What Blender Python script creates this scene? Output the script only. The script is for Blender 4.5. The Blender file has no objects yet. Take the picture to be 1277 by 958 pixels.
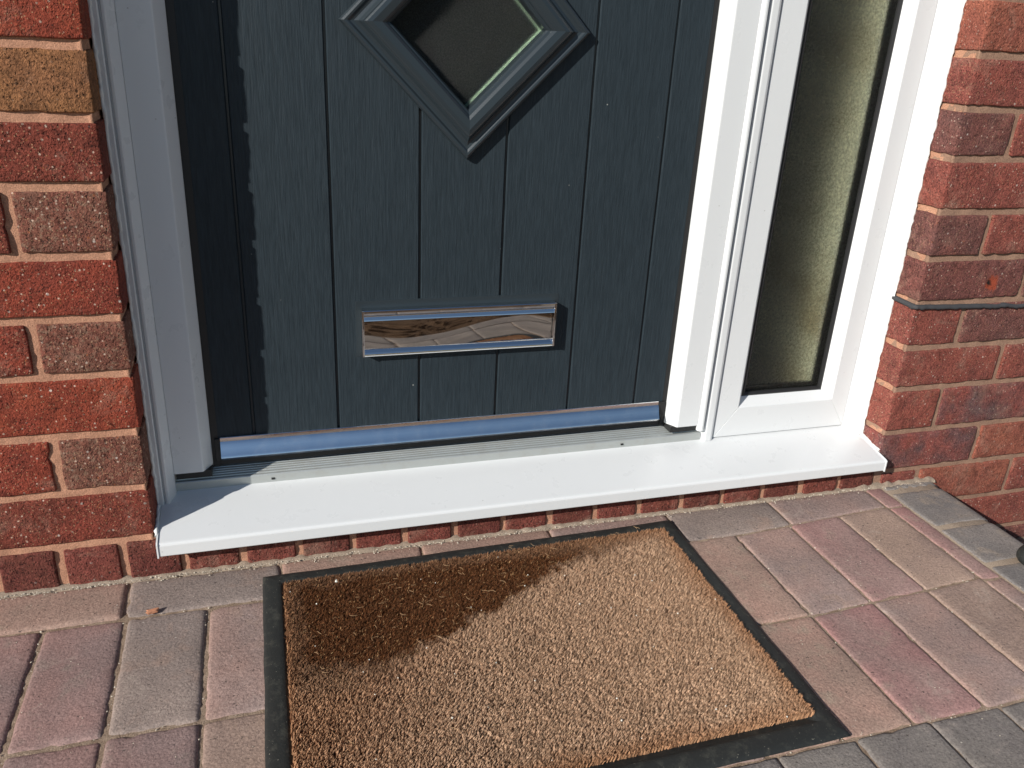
import bpy, bmesh, math, random
import numpy as np
from mathutils import Vector, noise

S = bpy.context.scene
C = S.collection
R = random.Random(7)

# ---------------------------------------------------------------- camera
cam_d = bpy.data.cameras.new('camera')
cam = bpy.data.objects.new('camera', cam_d)
C.objects.link(cam)
cam.location = (0.15659, -1.01292, 0.69626)
cam.rotation_euler = (1.16873, -0.04874, -0.29104)
cam_d.sensor_width = 36.0
cam_d.lens = 29.04
cam_d.clip_start = 0.02
cam_d.clip_end = 500.0
S.camera = cam

# ---------------------------------------------------------------- light
SUN = Vector((1.65, 1.0, -0.97)).normalized()       # the way the light travels
elev = math.asin(-SUN.z)
azim = math.atan2(-SUN.x, -SUN.y)
world = bpy.data.worlds.new('World')
S.world = world
world.use_nodes = True
wn = world.node_tree
wn.nodes.clear()
sky = wn.nodes.new('ShaderNodeTexSky')
sky.sky_type = 'NISHITA'
sky.sun_disc = False
sky.sun_elevation = elev
sky.sun_rotation = azim
sky.dust_density = 0.15
sky.ozone_density = 2.0
bg = wn.nodes.new('ShaderNodeBackground')
bg.inputs['Strength'].default_value = 0.078
wo = wn.nodes.new('ShaderNodeOutputWorld')
wn.links.new(sky.outputs[0], bg.inputs[0])
wn.links.new(bg.outputs[0], wo.inputs[0])
sun_d = bpy.data.lights.new('sun', 'SUN')
sun_d.energy = 5.0
sun_d.angle = math.radians(0.5)
sun_d.color = (1.0, 0.965, 0.91)
sun = bpy.data.objects.new('sun', sun_d)
sun.rotation_euler = SUN.to_track_quat('-Z', 'Y').to_euler()
sun.location = (-3, -2, 3)
C.objects.link(sun)
S.view_settings.view_transform = 'Standard'
S.view_settings.look = 'None'
S.view_settings.gamma = 1.0
S.view_settings.exposure = 0.13

# ---------------------------------------------------------------- material kit
class Mat:
    def __init__(s, name, rough=0.8, base=(.5, .5, .5), metal=0.0, spec=0.5):
        s.m = bpy.data.materials.new(name)
        s.m.use_nodes = True
        s.t = s.m.node_tree
        s.n = s.t.nodes
        s.b = s.n['Principled BSDF']
        s.b.inputs['Roughness'].default_value = rough
        s.b.inputs['Base Color'].default_value = (*base, 1)
        s.b.inputs['Metallic'].default_value = metal
        s.b.inputs['Specular IOR Level'].default_value = spec
        s.co = None
    def new(s, t, **kw):
        nd = s.n.new(t)
        for k, v in kw.items():
            setattr(nd, k, v)
        return nd
    def put(s, sock, v):
        if hasattr(v, 'is_output') or isinstance(v, bpy.types.NodeSocket):
            s.t.links.new(v, sock)
        elif isinstance(v, tuple) and len(v) == 3 and sock.type == 'RGBA':
            sock.default_value = (*v, 1)
        else:
            sock.default_value = v
    def coords(s, rnd=True, scale=None):
        tc = s.new('ShaderNodeTexCoord')
        out = tc.outputs['Object']
        if rnd:
            oi = s.new('ShaderNodeObjectInfo')
            mu = s.new('ShaderNodeMath', operation='MULTIPLY')
            s.put(mu.inputs[0], oi.outputs['Random'])
            mu.inputs[1].default_value = 37.0
            ad = s.new('ShaderNodeVectorMath', operation='ADD')
            s.put(ad.inputs[0], out)
            s.put(ad.inputs[1], mu.outputs[0])
            out = ad.outputs[0]
        if scale:
            mp = s.new('ShaderNodeMapping')
            mp.inputs['Scale'].default_value = scale
            s.put(mp.inputs[0], out)
            out = mp.outputs[0]
        return out
    def noise(s, co, scale, detail=4, rough=.6, dist=0.0):
        nd = s.new('ShaderNodeTexNoise')
        s.put(nd.inputs['Vector'], co)
        nd.inputs['Scale'].default_value = scale
        nd.inputs['Detail'].default_value = detail
        nd.inputs['Roughness'].default_value = rough
        nd.inputs['Distortion'].default_value = dist
        return nd.outputs['Fac']
    def voro(s, co, scale, feature='F1', out='Distance'):
        nd = s.new('ShaderNodeTexVoronoi', feature=feature)
        s.put(nd.inputs['Vector'], co)
        nd.inputs['Scale'].default_value = scale
        return nd.outputs[out]
    def ramp(s, v, stops, interp='LINEAR'):
        nd = s.new('ShaderNodeValToRGB')
        nd.color_ramp.interpolation = interp
        e = nd.color_ramp.elements
        while len(e) < len(stops):
            e.new(0.5)
        for q, (p, c) in zip(e, stops):
            q.position = p
            q.color = (*c, 1) if isinstance(c, tuple) else (c, c, c, 1)
        s.put(nd.inputs[0], v)
        return nd.outputs[0]
    def mix(s, f, a, b, mode='MIX'):
        nd = s.new('ShaderNodeMix', data_type='RGBA', blend_type=mode)
        s.put(nd.inputs[0], f)
        s.put(nd.inputs[6], a)
        s.put(nd.inputs[7], b)
        return nd.outputs[2]
    def math(s, op, a, b=None, clamp=False):
        nd = s.new('ShaderNodeMath', operation=op)
        nd.use_clamp = clamp
        s.put(nd.inputs[0], a)
        if b is not None:
            s.put(nd.inputs[1], b)
        return nd.outputs[0]
    def color(s, v):
        s.put(s.b.inputs['Base Color'], v)
    def rough(s, v):
        s.put(s.b.inputs['Roughness'], v)
    def bump(s, h, dist=.001, strength=1.0):
        nd = s.new('ShaderNodeBump')
        nd.inputs['Strength'].default_value = strength
        nd.inputs['Distance'].default_value = dist
        s.put(nd.inputs['Height'], h)
        if s.b.inputs['Normal'].is_linked:
            s.t.links.new(s.b.inputs['Normal'].links[0].from_socket, nd.inputs['Normal'])
        s.put(s.b.inputs['Normal'], nd.outputs[0])

def brick_mat(name, c1, c2, c3=None, specks=.5, pits=.6, chip=None):
    M = Mat(name, .88, spec=.25)
    co = M.coords()
    big = M.ramp(M.noise(co, 22, 4, .6), [(.35, 0.0), (.65, 1.0)])
    col = M.mix(big, c1, c2)
    fine = M.noise(co, 420, 3, .7)
    col = M.mix(1.0, col, M.ramp(fine, [(.22, .25), (.42, .85), (.55, 1.05), (.78, 2.1)]), 'MULTIPLY')
    if c3:
        g = M.ramp(M.noise(co, 160, 3, .7), [(.52, 0.0), (.62, 1.0)])
        col = M.mix(g, col, c3)
    # dark pits
    pn = M.noise(co, 330, 2, .5)
    pm = M.math('MAXIMUM', M.ramp(pn, [(.30, 1.0), (.38, 0.0)]), M.ramp(M.noise(co, 150, 3, .7), [(.33, 1.0), (.38, 0.0)]))
    col = M.mix(M.math('MULTIPLY', pm, pits), col, tuple(v * .18 for v in c1))
    # pale grog specks of several sizes
    for sc, th, f, gc in ((95, .15, .90, (.66, .56, .48)), (190, .22, .80, (.60, .44, .34)), (260, .24, .86, (.045, .02, .018)), (400, .30, .80, (.42, .25, .14)), (170, .2, .9, (.30, .10, .04))):
        vd = M.new('ShaderNodeTexVoronoi')
        M.put(vd.inputs['Vector'], co)
        vd.inputs['Scale'].default_value = sc
        near = M.ramp(vd.outputs['Distance'], [(th * .6, 1.0), (th * 1.3, 0.0)])
        sep = M.new('ShaderNodeSeparateColor')
        M.put(sep.inputs[0], vd.outputs['Color'])
        pick = M.ramp(sep.outputs[0], [(f - .01, 0.0), (f, 1.0)])
        m = M.math('MULTIPLY', near, pick)
        col = M.mix(M.math('MULTIPLY', m, specks), col, gc)
    # sandy smear
    dm = M.ramp(M.noise(co, 14, 5, .7, .6), [(.54, 0.0), (.74, .5)])
    col = M.mix(dm, col, (.38, .24, .175))
    col = M.mix(1.0, col, M.ramp(M.noise(co, 48, 5, .7, 1.0), [(.30, .62), (.5, 1.0), (.72, 1.2)]), 'MULTIPLY')
    if chip:
        tc = M.new('ShaderNodeTexCoord')
        vm = M.new('ShaderNodeVectorMath', operation='DISTANCE')
        M.put(vm.inputs[0], tc.outputs['Object'])
        vm.inputs[1].default_value = chip
        d = M.math('ADD', vm.outputs['Value'], M.math('MULTIPLY', M.noise(co, 90, 4, .7), .034))
        col = M.mix(M.ramp(d, [(.0265, 1.0), (.030, 0.0)]), col, (.33, .065, .03))
        vm2 = M.new('ShaderNodeVectorMath', operation='DISTANCE')
        M.put(vm2.inputs[0], tc.outputs['Object'])
        vm2.inputs[1].default_value = (chip[0] - .006, chip[1], chip[2])
        d2 = M.math('ADD', vm2.outputs['Value'], M.math('MULTIPLY', M.noise(co, 200, 3, .6), .010))
        col = M.mix(M.ramp(d2, [(.0095, 1.0), (.0115, 0.0)]), col, (.012, .01, .008))  # near-black spot paints the shade inside the hole
    M.color(col)
    M.bump(M.noise(co, 55, 4, .6, .8), .0035, .7)
    M.bump(M.math('ADD', M.math('MULTIPLY', M.ramp(pn, [(.28, 0.0), (.42, 1.0)]), .8),
                  M.math('ADD', M.noise(co, 120, 4, .7), M.math('MULTIPLY', fine, 1.1))), .0020, 1.0)
    return M.m

BM = {
    'red': brick_mat('red_brick', (0.274, 0.054, 0.029), (0.210, 0.045, 0.028), specks=.85),
    'orange': brick_mat('orange_red_brick', (0.286, 0.060, 0.030), (0.239, 0.047, 0.027), specks=.9),
    'purple': brick_mat('purple_red_brick', (0.180, 0.046, 0.029), (0.221, 0.049, 0.031), specks=.9),
    'brown': brick_mat('brown_flecked_brick', (.19, .083, .056), (.20, .066, .044), (.25, .14, .095), specks=.95),
    'ochre': brick_mat('ochre_brick', (.30, .135, .055), (.25, .11, .05), specks=.15, pits=.9),
    'soldier': brick_mat('dark_plinth_brick', (0.135, 0.036, 0.028), (0.162, 0.050, 0.035), specks=.25, pits=.8),
    'soldier2': brick_mat('red_plinth_brick', (0.205, 0.056, 0.042), (0.173, 0.050, 0.035), specks=.3, pits=.8),
    'r_red': brick_mat('right_red_brick', (0.270, 0.076, 0.054), (0.220, 0.067, 0.052), specks=.7, pits=.35),
    'r_dark': brick_mat('right_dark_brick', (0.200, 0.074, 0.059), (0.150, 0.067, 0.058), specks=.6, pits=.4),
    'r_mottled': brick_mat('right_mottled_brick', (0.263, 0.074, 0.058), (0.138, 0.074, 0.071), specks=.5, pits=.3),
    'r_orange': brick_mat('right_orange_brick', (0.314, 0.103, 0.064), (0.270, 0.084, 0.057), specks=.4, pits=.3),
    'r_chip': brick_mat('chipped_brick', (0.196, 0.069, 0.055), (0.161, 0.062, 0.054), specks=.6, pits=.4,
                        chip=(.0, -.051, -.006)),
}

def mortar_mat(name, c1, c2):
    M = Mat(name, .95, spec=.15)
    co = M.coords(False)
    col = M.mix(M.ramp(M.noise(co, 30, 4, .6), [(.3, 0.0), (.7, 1.0)]), c1, c2)
    f = M.noise(co, 700, 3, .75)
    col = M.mix(1.0, col, M.ramp(f, [(.3, .6), (.7, 1.35)]), 'MULTIPLY')
    M.color(col)
    M.bump(M.math('ADD', f, M.noise(co, 110, 3, .7)), .0012, .8)
    return M.m
mortar_l = mortar_mat('pink_tan_mortar', (.55, .29, .185), (.45, .235, .15))
mortar_g = mortar_mat('grey_mortar', (.36, .28, .21), (.29, .23, .175))
mortar_r = mortar_mat('sandy_mortar', (.36, .22, .15), (.29, .175, .122))

def paver_mat(name, a, b, c):
    M = Mat(name, .88, spec=.28)
    co = M.coords()
    col = M.mix(M.ramp(M.noise(co, 9, 3, .55, .4), [(.38, 0.0), (.62, 1.0)]), a, b)
    col = M.mix(M.ramp(M.noise(co, 24, 4, .65), [(.55, 0.0), (.72, .7)]), col, c)
    f = M.noise(co, 340, 5, .8)
    col = M.mix(1.0, col, M.ramp(f, [(.25, .45), (.5, 1.0), (.75, 1.6)]), 'MULTIPLY')
    col = M.mix(1.0, col, M.ramp(M.noise(M.coords(False), 5, 4, .6), [(.3, .82), (.7, 1.16)]), 'MULTIPLY')
    cs_ = M.new('ShaderNodeTexVoronoi'); M.put(cs_.inputs['Vector'], co); cs_.inputs['Scale'].default_value = 75
    c1_ = M.new('ShaderNodeSeparateColor'); M.put(c1_.inputs[0], cs_.outputs['Color'])
    col = M.mix(M.math('MULTIPLY', M.ramp(cs_.outputs['Distance'], [(.05, 1.0), (.10, 0.0)]), M.ramp(c1_.outputs[0], [(.93, 0.0), (.94, .75)])), col, (.62, .56, .48))
    # scuffs and mortar crumbs trodden in
    s_ = M.math('ADD', M.ramp(M.noise(co, 70, 5, .7, 1.2), [(.66, 0.0), (.74, .6)]), M.ramp(M.noise(co, 15, 6, .75, .8), [(.60, 0.0), (.78, .55)]), True)
    col = M.mix(s_, col, (.55, .46, .38))
    pm = M.ramp(M.noise(co, 240, 2, .5), [(.27, .8), (.33, 0.0)])
    col = M.mix(pm, col, (.05, .04, .035))
    M.color(col)
    M.bump(M.math('ADD', M.math('MULTIPLY', f, .6), M.math('ADD', M.noise(co, 230, 3, .7), M.math('MULTIPLY', M.noise(co, 30, 3, .6), 1.2))), .0013, .8)
    return M.m
PM = {
    'pink': paver_mat('pink_paver', (0.386, 0.241, 0.188), (0.329, 0.224, 0.176), (0.341, 0.270, 0.204)),
    'purple': paver_mat('purple_paver', (0.307, 0.190, 0.166), (0.273, 0.190, 0.171), (0.290, 0.242, 0.198)),
    'redpink': paver_mat('red_pink_paver', (.345, .190, .172), (.315, .205, .18), (.34, .26, .205)),
    'grey': paver_mat('grey_paver', (0.289, 0.226, 0.192), (0.257, 0.204, 0.178), (0.329, 0.231, 0.183)),
    'tan': paver_mat('tan_paver', (.36, .252, .195), (.315, .222, .18), (.33, .235, .19)),
    'mauve': paver_mat('mauve_grey_paver', (0.355, 0.233, 0.194), (0.302, 0.221, 0.194), (0.355, 0.244, 0.189)),
    'charcoal': paver_mat('charcoal_paver', (0.198, 0.173, 0.157), (0.240, 0.211, 0.185), (0.348, 0.292, 0.252)),
    'kerb': paver_mat('grey_kerb', (0.25, 0.218, 0.195), (0.185, 0.168, 0.158), (0.341, 0.273, 0.210)),
}
def sand_mat():
    M = Mat('jointing_sand', .97, spec=.1)
    co = M.coords(False)
    f = M.noise(co, 600, 3, .8)
    col = M.mix(M.ramp(M.noise(co, 60, 3), [(.35, 0.0), (.65, 1.0)]), (.44, .33, .24), (.28, .20, .14))
    col = M.mix(1.0, col, M.ramp(f, [(.3, .5), (.7, 1.4)]), 'MULTIPLY')
    M.color(col)
    M.bump(f, .0018, 1.0)
    return M.m
sand = sand_mat()

def soil_mat():
    M = Mat('garden_soil', .97, spec=.1)
    co = M.coords(False)
    f = M.noise(co, 130, 6, .75)
    col = M.ramp(f, [(.3, (.035, .022, .014)), (.5, (.14, .085, .05)), (.72, (.32, .22, .14))])
    M.color(col)
    M.bump(M.math('ADD', f, M.noise(co, 25, 5)), .012, 1.0)
    return M.m
soil = soil_mat()

def pvc_mat(name='white_pvc', base=(.705, .715, .71)):
    M = Mat(name, .28, spec=.5)
    co = M.coords(False)
    g = M.noise(co, 9, 5, .65)
    col = M.mix(M.ramp(g, [(.45, 0.0), (.8, .04)]), base, tuple(v * .86 for v in base))
    sp = M.new('ShaderNodeTexVoronoi')
    M.put(sp.inputs['Vector'], co)
    sp.inputs['Scale'].default_value = 55
    sc = M.new('ShaderNodeSeparateColor')
    M.put(sc.inputs[0], sp.outputs['Color'])
    m = M.math('MULTIPLY', M.ramp(sp.outputs['Distance'], [(.03, 1.0), (.06, 0.0)]), M.ramp(sc.outputs[0], [(.82, 0.0), (.83, .6)]))
    col = M.mix(m, col, (.25, .22, .18))
    M.color(col)
    M.rough(M.ramp(M.noise(co, 30, 4), [(.3, .24), (.7, .40)]))
    M.bump(M.noise(co, 14, 2), .0006, .25)
    return M.m
pvc = pvc_mat()
sealant = Mat('white_sealant', .45, (.74, .74, .71)).m

def alu_mat():
    M = Mat('matt_aluminium', .42, (.42, .44, .43), metal=.55)
    co = M.coords(False, (3, 60, 60))
    M.rough(M.ramp(M.noise(co, 12, 4), [(.3, .36), (.7, .52)]))
    c2 = M.coords(False)
    M.color(M.mix(M.ramp(M.noise(c2, 40, 5, .7), [(.5, 0.0), (.75, .35)]), (.50, .52, .50), (.40, .36, .30)))
    return M.m
alu = alu_mat()

def chrome_mat():
    M = Mat('polished_chrome', .06, (.78, .77, .76), metal=1.0)
    co = M.coords(False)
    M.rough(M.ramp(M.noise(co, 60, 5, .7), [(.45, .03), (.8, .16)]))
    M.bump(M.noise(co, 13, 2, .4), .0015, .25)
    return M.m
chrome = chrome_mat()
def bar_mat():
    M = Mat('polished_aluminium_bar', .14, (.92, .92, .92), metal=1.0)
    co = M.coords(False)
    M.rough(M.ramp(M.noise(co, 40, 5, .75), [(.35, .10), (.8, .3)]))
    dirt = M.ramp(M.noise(co, 180, 4, .7), [(.66, 0.0), (.74, .55)])
    M.color(M.mix(dirt, (.92, .92, .92), (.5, .47, .4)))
    return M.m
barmetal = bar_mat()

def door_mat(grain=True):
    M = Mat('anthracite_door' if grain else 'anthracite_moulding', .42, (.030, .041, .047), spec=.22 if grain else .5)
    co = M.coords(True, (1, 1, .075))
    co2 = M.coords(True, (1, 1, .16))
    if grain:
        lines = M.noise(co, 430, 3, .65, .35)
        wave = M.new('ShaderNodeTexWave', wave_type='BANDS', bands_direction='X', wave_profile='SAW')
        M.put(wave.inputs['Vector'], co2)
        wave.inputs['Scale'].default_value = 55
        wave.inputs['Distortion'].default_value = 9
        wave.inputs['Detail'].default_value = 2.0
        wave.inputs['Detail Scale'].default_value = .35
        h = M.math('ADD', M.math('MULTIPLY', lines, .9), M.math('MULTIPLY', wave.outputs['Fac'], .8))
        M.bump(h, .0010, .7)
        dv = M.new('ShaderNodeTexVoronoi')
        M.put(dv.inputs['Vector'], M.coords(True)); dv.inputs['Scale'].default_value = 60
        ds = M.new('ShaderNodeSeparateColor'); M.put(ds.inputs[0], dv.outputs['Color'])
        dust = M.math('MULTIPLY', M.ramp(dv.outputs['Distance'], [(.04, 1.0), (.07, 0.0)]), M.ramp(ds.outputs[0], [(.94, 0.0), (.95, .8)]))
        M.color(M.mix(dust, M.mix(M.ramp(lines, [(.3, 0.0), (.7, 1.0)]), (.0165, .0240, .0295), (.026, .037, .0450)), (.45, .45, .4)))
        M.rough(M.ramp(M.noise(co, 300, 3), [(.3, .38), (.7, .55)]))
    else:
        c3 = M.coords(False)
        M.bump(M.noise(c3, 500, 2), .0003, .25)
        M.b.inputs['Roughness'].default_value = .3
        M.color((.024, .033, .039))
    return M.m
doorm = door_mat()
mould = door_mat(False)
black = Mat('black_gasket', .55, (.012, .012, .012)).m
blackplastic = Mat('black_spacer', .35, (.02, .02, .02)).m

def rubber_mat():
    M = Mat('black_rubber', .62, (.02, .021, .02), spec=.4)
    co = M.coords(False)
    d = M.ramp(M.noise(co, 60, 6, .75), [(.52, 0.0), (.8, .8)])
    col = M.mix(d, (.019, .0205, .019), (.085, .083, .066))
    f = M.ramp(M.noise(co, 380, 2), [(.70, 0.0), (.74, .7)])
    M.color(M.mix(f, col, (.3, .28, .22)))
    M.bump(M.noise(co, 420, 3, .6), .0006, .6)
    return M.m
rubber = rubber_mat()

def coir_mat():
    M = Mat('coir_fibre', .8, spec=.25)
    at = M.new('ShaderNodeAttribute', attribute_name='fibre_tone')
    M.color(at.outputs['Color'])
    return M.m
coir = coir_mat()

def glass_mat(name, tint, rough, scale, blur=.7):
    M = Mat(name, .1)
    co = M.coords(False)
    h = M.noise(co, scale, 3, .55, .5)
    tc_ = M.mix(1.0, tint, M.ramp(h, [(.34, .74), (.62, 1.0)]), 'MULTIPLY')
    bn = M.new('ShaderNodeBump')
    bn.inputs['Strength'].default_value = .9
    bn.inputs['Distance'].default_value = .0030
    M.put(bn.inputs['Height'], h)
    tr = M.new('ShaderNodeBsdfTransparent')
    M.put(tr.inputs[0], tc_)
    rf = M.new('ShaderNodeBsdfRefraction')
    M.put(rf.inputs['Color'], tc_)
    rf.inputs['Roughness'].default_value = rough
    rf.inputs['IOR'].default_value = 1.15
    M.put(rf.inputs['Normal'], bn.outputs[0])
    gl = M.new('ShaderNodeBsdfGlossy')
    gl.inputs['Roughness'].default_value = .12
    M.put(gl.inputs['Normal'], bn.outputs[0])
    lw = M.new('ShaderNodeLayerWeight')
    fr = M.math('ADD', .03, M.math('MULTIPLY', .5, M.math('POWER', lw.outputs['Facing'], 4.0)))
    m1 = M.new('ShaderNodeMixShader')
    m1.inputs[0].default_value = blur
    M.put(m1.inputs[1], tr.outputs[0])
    M.put(m1.inputs[2], rf.outputs[0])
    m2 = M.new('ShaderNodeMixShader')
    M.put(m2.inputs[0], fr)
    M.put(m2.inputs[1], m1.outputs[0])
    M.put(m2.inputs[2], gl.outputs[0])
    out = [n for n in M.n if n.type == 'OUTPUT_MATERIAL'][0]
    M.put(out.inputs[0], m2.outputs[0])
    M.n.remove(M.b)
    return M.m
obscure = glass_mat('obscure_glass', (.97, .985, .93), .24, 290, .62)
diaglass = glass_mat('satin_glass', (.92, .98, .92), .2, 520, .25)
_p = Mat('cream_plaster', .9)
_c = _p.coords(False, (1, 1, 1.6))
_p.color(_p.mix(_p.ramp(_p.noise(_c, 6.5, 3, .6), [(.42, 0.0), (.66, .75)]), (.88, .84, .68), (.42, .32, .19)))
plaster = _p.m
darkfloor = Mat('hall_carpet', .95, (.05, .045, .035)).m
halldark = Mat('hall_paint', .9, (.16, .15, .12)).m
lining = Mat('pale_green_lining', .6, (.62, .69, .60)).m

# ---------------------------------------------------------------- object kit
def tag(o, label=None, cat=None, group=None, kind=None):
    if label: o['label'] = label
    if cat: o['category'] = cat
    if group: o['group'] = group
    if kind: o['kind'] = kind
    return o
def empty(name, loc=(0, 0, 0)):
    o = bpy.data.objects.new(name, None)
    o.location = loc
    o.empty_display_size = .05
    C.objects.link(o)
    return o
def mesh_obj(name, verts, faces, m, parent=None, origin=(0, 0, 0), smooth=False, kind=None):
    """verts in world space; origin is the object's world place"""
    ox, oy, oz = origin
    me = bpy.data.meshes.new(name)
    me.from_pydata([(x - ox, y - oy, z - oz) for x, y, z in verts], [], faces)
    me.materials.append(m)
    if smooth:
        me.polygons.foreach_set('use_smooth', [True] * len(me.polygons))
    me.update()
    o = bpy.data.objects.new(name, me)
    C.objects.link(o)
    if parent:
        o.parent = parent
        pl = Vector((0, 0, 0))
        q = parent
        while q:
            pl += q.location
            q = q.parent
        o.location = Vector(origin) - pl
    else:
        o.location = origin
    if kind: o['kind'] = kind
    return o
class MB:
    def __init__(s): s.v = []; s.f = []
    def add(s, v, f):
        k = len(s.v); s.v += [tuple(p) for p in v]; s.f += [tuple(i + k for i in q) for q in f]
    def box(s, x0, x1, y0, y1, z0, z1, b=0.0):
        if b <= 0:
            v = [(x, y, z) for x in (x0, x1) for y in (y0, y1) for z in (z0, z1)]
            s.add(v, [(0, 1, 3, 2), (4, 6, 7, 5), (0, 4, 5, 1), (2, 3, 7, 6), (0, 2, 6, 4), (1, 5, 7, 3)])
        else:
            v, f = rbox(x1 - x0, y1 - y0, z1 - z0, b, 1, 1, 1)
            cx, cy, cz = (x0 + x1) / 2, (y0 + y1) / 2, (z0 + z1) / 2
            s.add([(a + cx, c + cy, d + cz) for a, c, d in v], f)
    def prism(s, pts, axis, a, b):
        """pts: closed outline; axis 'x': pts=(y,z); 'z': pts=(x,y)"""
        n = len(pts)
        mk = (lambda p, t: (t, p[0], p[1])) if axis == 'x' else (lambda p, t: (p[0], p[1], t))
        v = [mk(p, a) for p in pts] + [mk(p, b) for p in pts]
        f = [(i, (i + 1) % n, (i + 1) % n + n, i + n) for i in range(n)]
        f += [tuple(range(n))[::-1], tuple(range(n, 2 * n))]
        s.add(v, f)
    def build(s, name, m, parent=None, smooth=False, kind=None, origin=None, fix=True):
        if origin is None:
            a = np.array(s.v); origin = tuple((a.min(0) + a.max(0)) / 2)
        o = mesh_obj(name, s.v, s.f, m, parent, origin, smooth, kind)
        if fix:
            bm = bmesh.new(); bm.from_mesh(o.data)
            bmesh.ops.recalc_face_normals(bm, faces=bm.faces)
            bm.to_mesh(o.data); bm.free()
        return o

def rbox(w, d, h, r, nx, ny, nz):
    """rounded box centred on 0 with a ring of vertices at distance r from every edge"""
    def cuts(L, n):
        i = [-L / 2, -L / 2 + r * .45] + [(-L / 2 + r) + (L - 2 * r) * k / n for k in range(n + 1)] + [L / 2 - r * .45, L / 2]
        return i
    X, Y, Z = cuts(w, nx), cuts(d, ny), cuts(h, nz)
    idx = {}; v = []; f = []
    def vid(i, j, k):
        if (i, j, k) not in idx:
            p = Vector((X[i], Y[j], Z[k]))
            q = Vector((max(-w / 2 + r, min(w / 2 - r, p.x)), max(-d / 2 + r, min(d / 2 - r, p.y)), max(-h / 2 + r, min(h / 2 - r, p.z))))
            e = p - q
            if e.length > 1e-9: p = q + e.normalized() * r
            idx[(i, j, k)] = len(v); v.append((p.x, p.y, p.z))
        return idx[(i, j, k)]
    a, b, c = len(X) - 1, len(Y) - 1, len(Z) - 1
    for i in range(a):
        for k in range(c):
            f.append((vid(i, 0, k), vid(i + 1, 0, k), vid(i + 1, 0, k + 1), vid(i, 0, k + 1)))
            f.append((vid(i, b, k), vid(i, b, k + 1), vid(i + 1, b, k + 1), vid(i + 1, b, k)))
    for j in range(b):
        for k in range(c):
            f.append((vid(0, j, k), vid(0, j, k + 1), vid(0, j + 1, k + 1), vid(0, j + 1, k)))
            f.append((vid(a, j, k), vid(a, j + 1, k), vid(a, j + 1, k + 1), vid(a, j, k + 1)))
    for i in range(a):
        for j in range(b):
            f.append((vid(i, j, 0), vid(i, j + 1, 0), vid(i + 1, j + 1, 0), vid(i + 1, j, 0)))
            f.append((vid(i, j, c), vid(i + 1, j, c), vid(i + 1, j + 1, c), vid(i, j + 1, c)))
    return v, f

def block(name, x0, x1, y0, y1, z0, z1, m, parent, r=.0025, amp=.0011, step=.009, seed=None, tilt=0.0, shear=None, dent=None):
    """a fired or cast block: rounded, ragged edges, faces slightly uneven"""
    w, d, h = x1 - x0, y1 - y0, z1 - z0
    cx, cy, cz = (x0 + x1) / 2, (y0 + y1) / 2, (z0 + z1) / 2
    sd = R.random() * 100 if seed is None else seed
    v, f = rbox(w, d, h, r, max(1, int(w / step)), max(1, int(d / step)), max(1, int(h / step)))
    tx, ty = R.uniform(-tilt, tilt), R.uniform(-tilt, tilt)
    o = []
    for x, y, z in v:
        p = Vector((x, y, z))
        n1 = noise.noise_vector(p * 28 + Vector((sd, sd * 2, 0)))
        n2 = noise.noise_vector(p * 150 + Vector((sd, 0, sd)))
        edge = sum((abs(abs(q) - L / 2) < r * 1.01) for q, L in ((x, w), (y, d), (z, h)))
        k = amp * (1.0 if edge >= 2 else .45)
        p = p + n1 * k * .9 + n2 * k * .8
        if edge >= 2:                                   # knocked arrises
            t = noise.noise(Vector((x, y, z)) * 75 + Vector((0, sd, sd)))
            if t > .28: p *= 1 - min(.05, (t - .28) * .10 * .02 / max(.01, min(w, d, h) / 2))
        if tilt: p.z += x * tx + y * ty
        if dent:
            for (a, b, rad, dep) in dent:
                q = math.hypot(x - a, z - b)
                if y < 0 and q < rad: p.y += dep * (1 - (q / rad) ** 2)
        o.append((p.x + cx, p.y + cy, p.z + cz))
    if shear: o = [shear(*q) for q in o]
    return mesh_obj(name, o, f, m, parent, (cx, cy, cz), smooth=True)

# ================================================================ ground and path
def grid(name, x0, x1, y0, y1, zf, step, m, parent=None, kind=None, skirt=None):
    nx, ny = max(2, int((x1 - x0) / step)), max(2, int((y1 - y0) / step))
    v = []; f = []
    for j in range(ny + 1):
        for i in range(nx + 1):
            x, y = x0 + (x1 - x0) * i / nx, y0 + (y1 - y0) * j / ny
            v.append((x, y, zf(x, y)))
    for j in range(ny):
        for i in range(nx):
            a = j * (nx + 1) + i
            f.append((a, a + 1, a + nx + 2, a + nx + 1))
    if skirt is not None:
        ring = [i for i in range(nx + 1)] + [j * (nx + 1) + nx for j in range(1, ny + 1)] + \
               [ny * (nx + 1) + i for i in range(nx - 1, -1, -1)] + [j * (nx + 1) for j in range(ny - 1, 0, -1)]
        k = len(v)
        for q in ring: v.append((v[q][0], v[q][1], skirt))
        n = len(ring)
        for q in range(n):
            f.append((ring[(q + 1) % n], ring[q], k + q, k + (q + 1) % n))
    o = mesh_obj(name, v, f, m, parent, (0, 0, 0), smooth=True)
    if kind: o['kind'] = kind
    return o

# one wide sheet to the horizon, lower than the path
gm = Mat('gravel_ground', .95, spec=.1)
gco = gm.coords(False)
gf = gm.noise(gco, 60, 6, .75)
gm.color(gm.ramp(gf, [(.3, (.10, .075, .05)), (.5, (.26, .20, .145)), (.7, (.42, .34, .26))]))
gm.bump(gf, .01, 1.0)
mesh_obj('ground', [(-150, -150, -.16), (150, -150, -.16), (150, 150, -.16), (-150, 150, -.16)], [(0, 1, 2, 3)], gm.m)['kind'] = 'structure'

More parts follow.
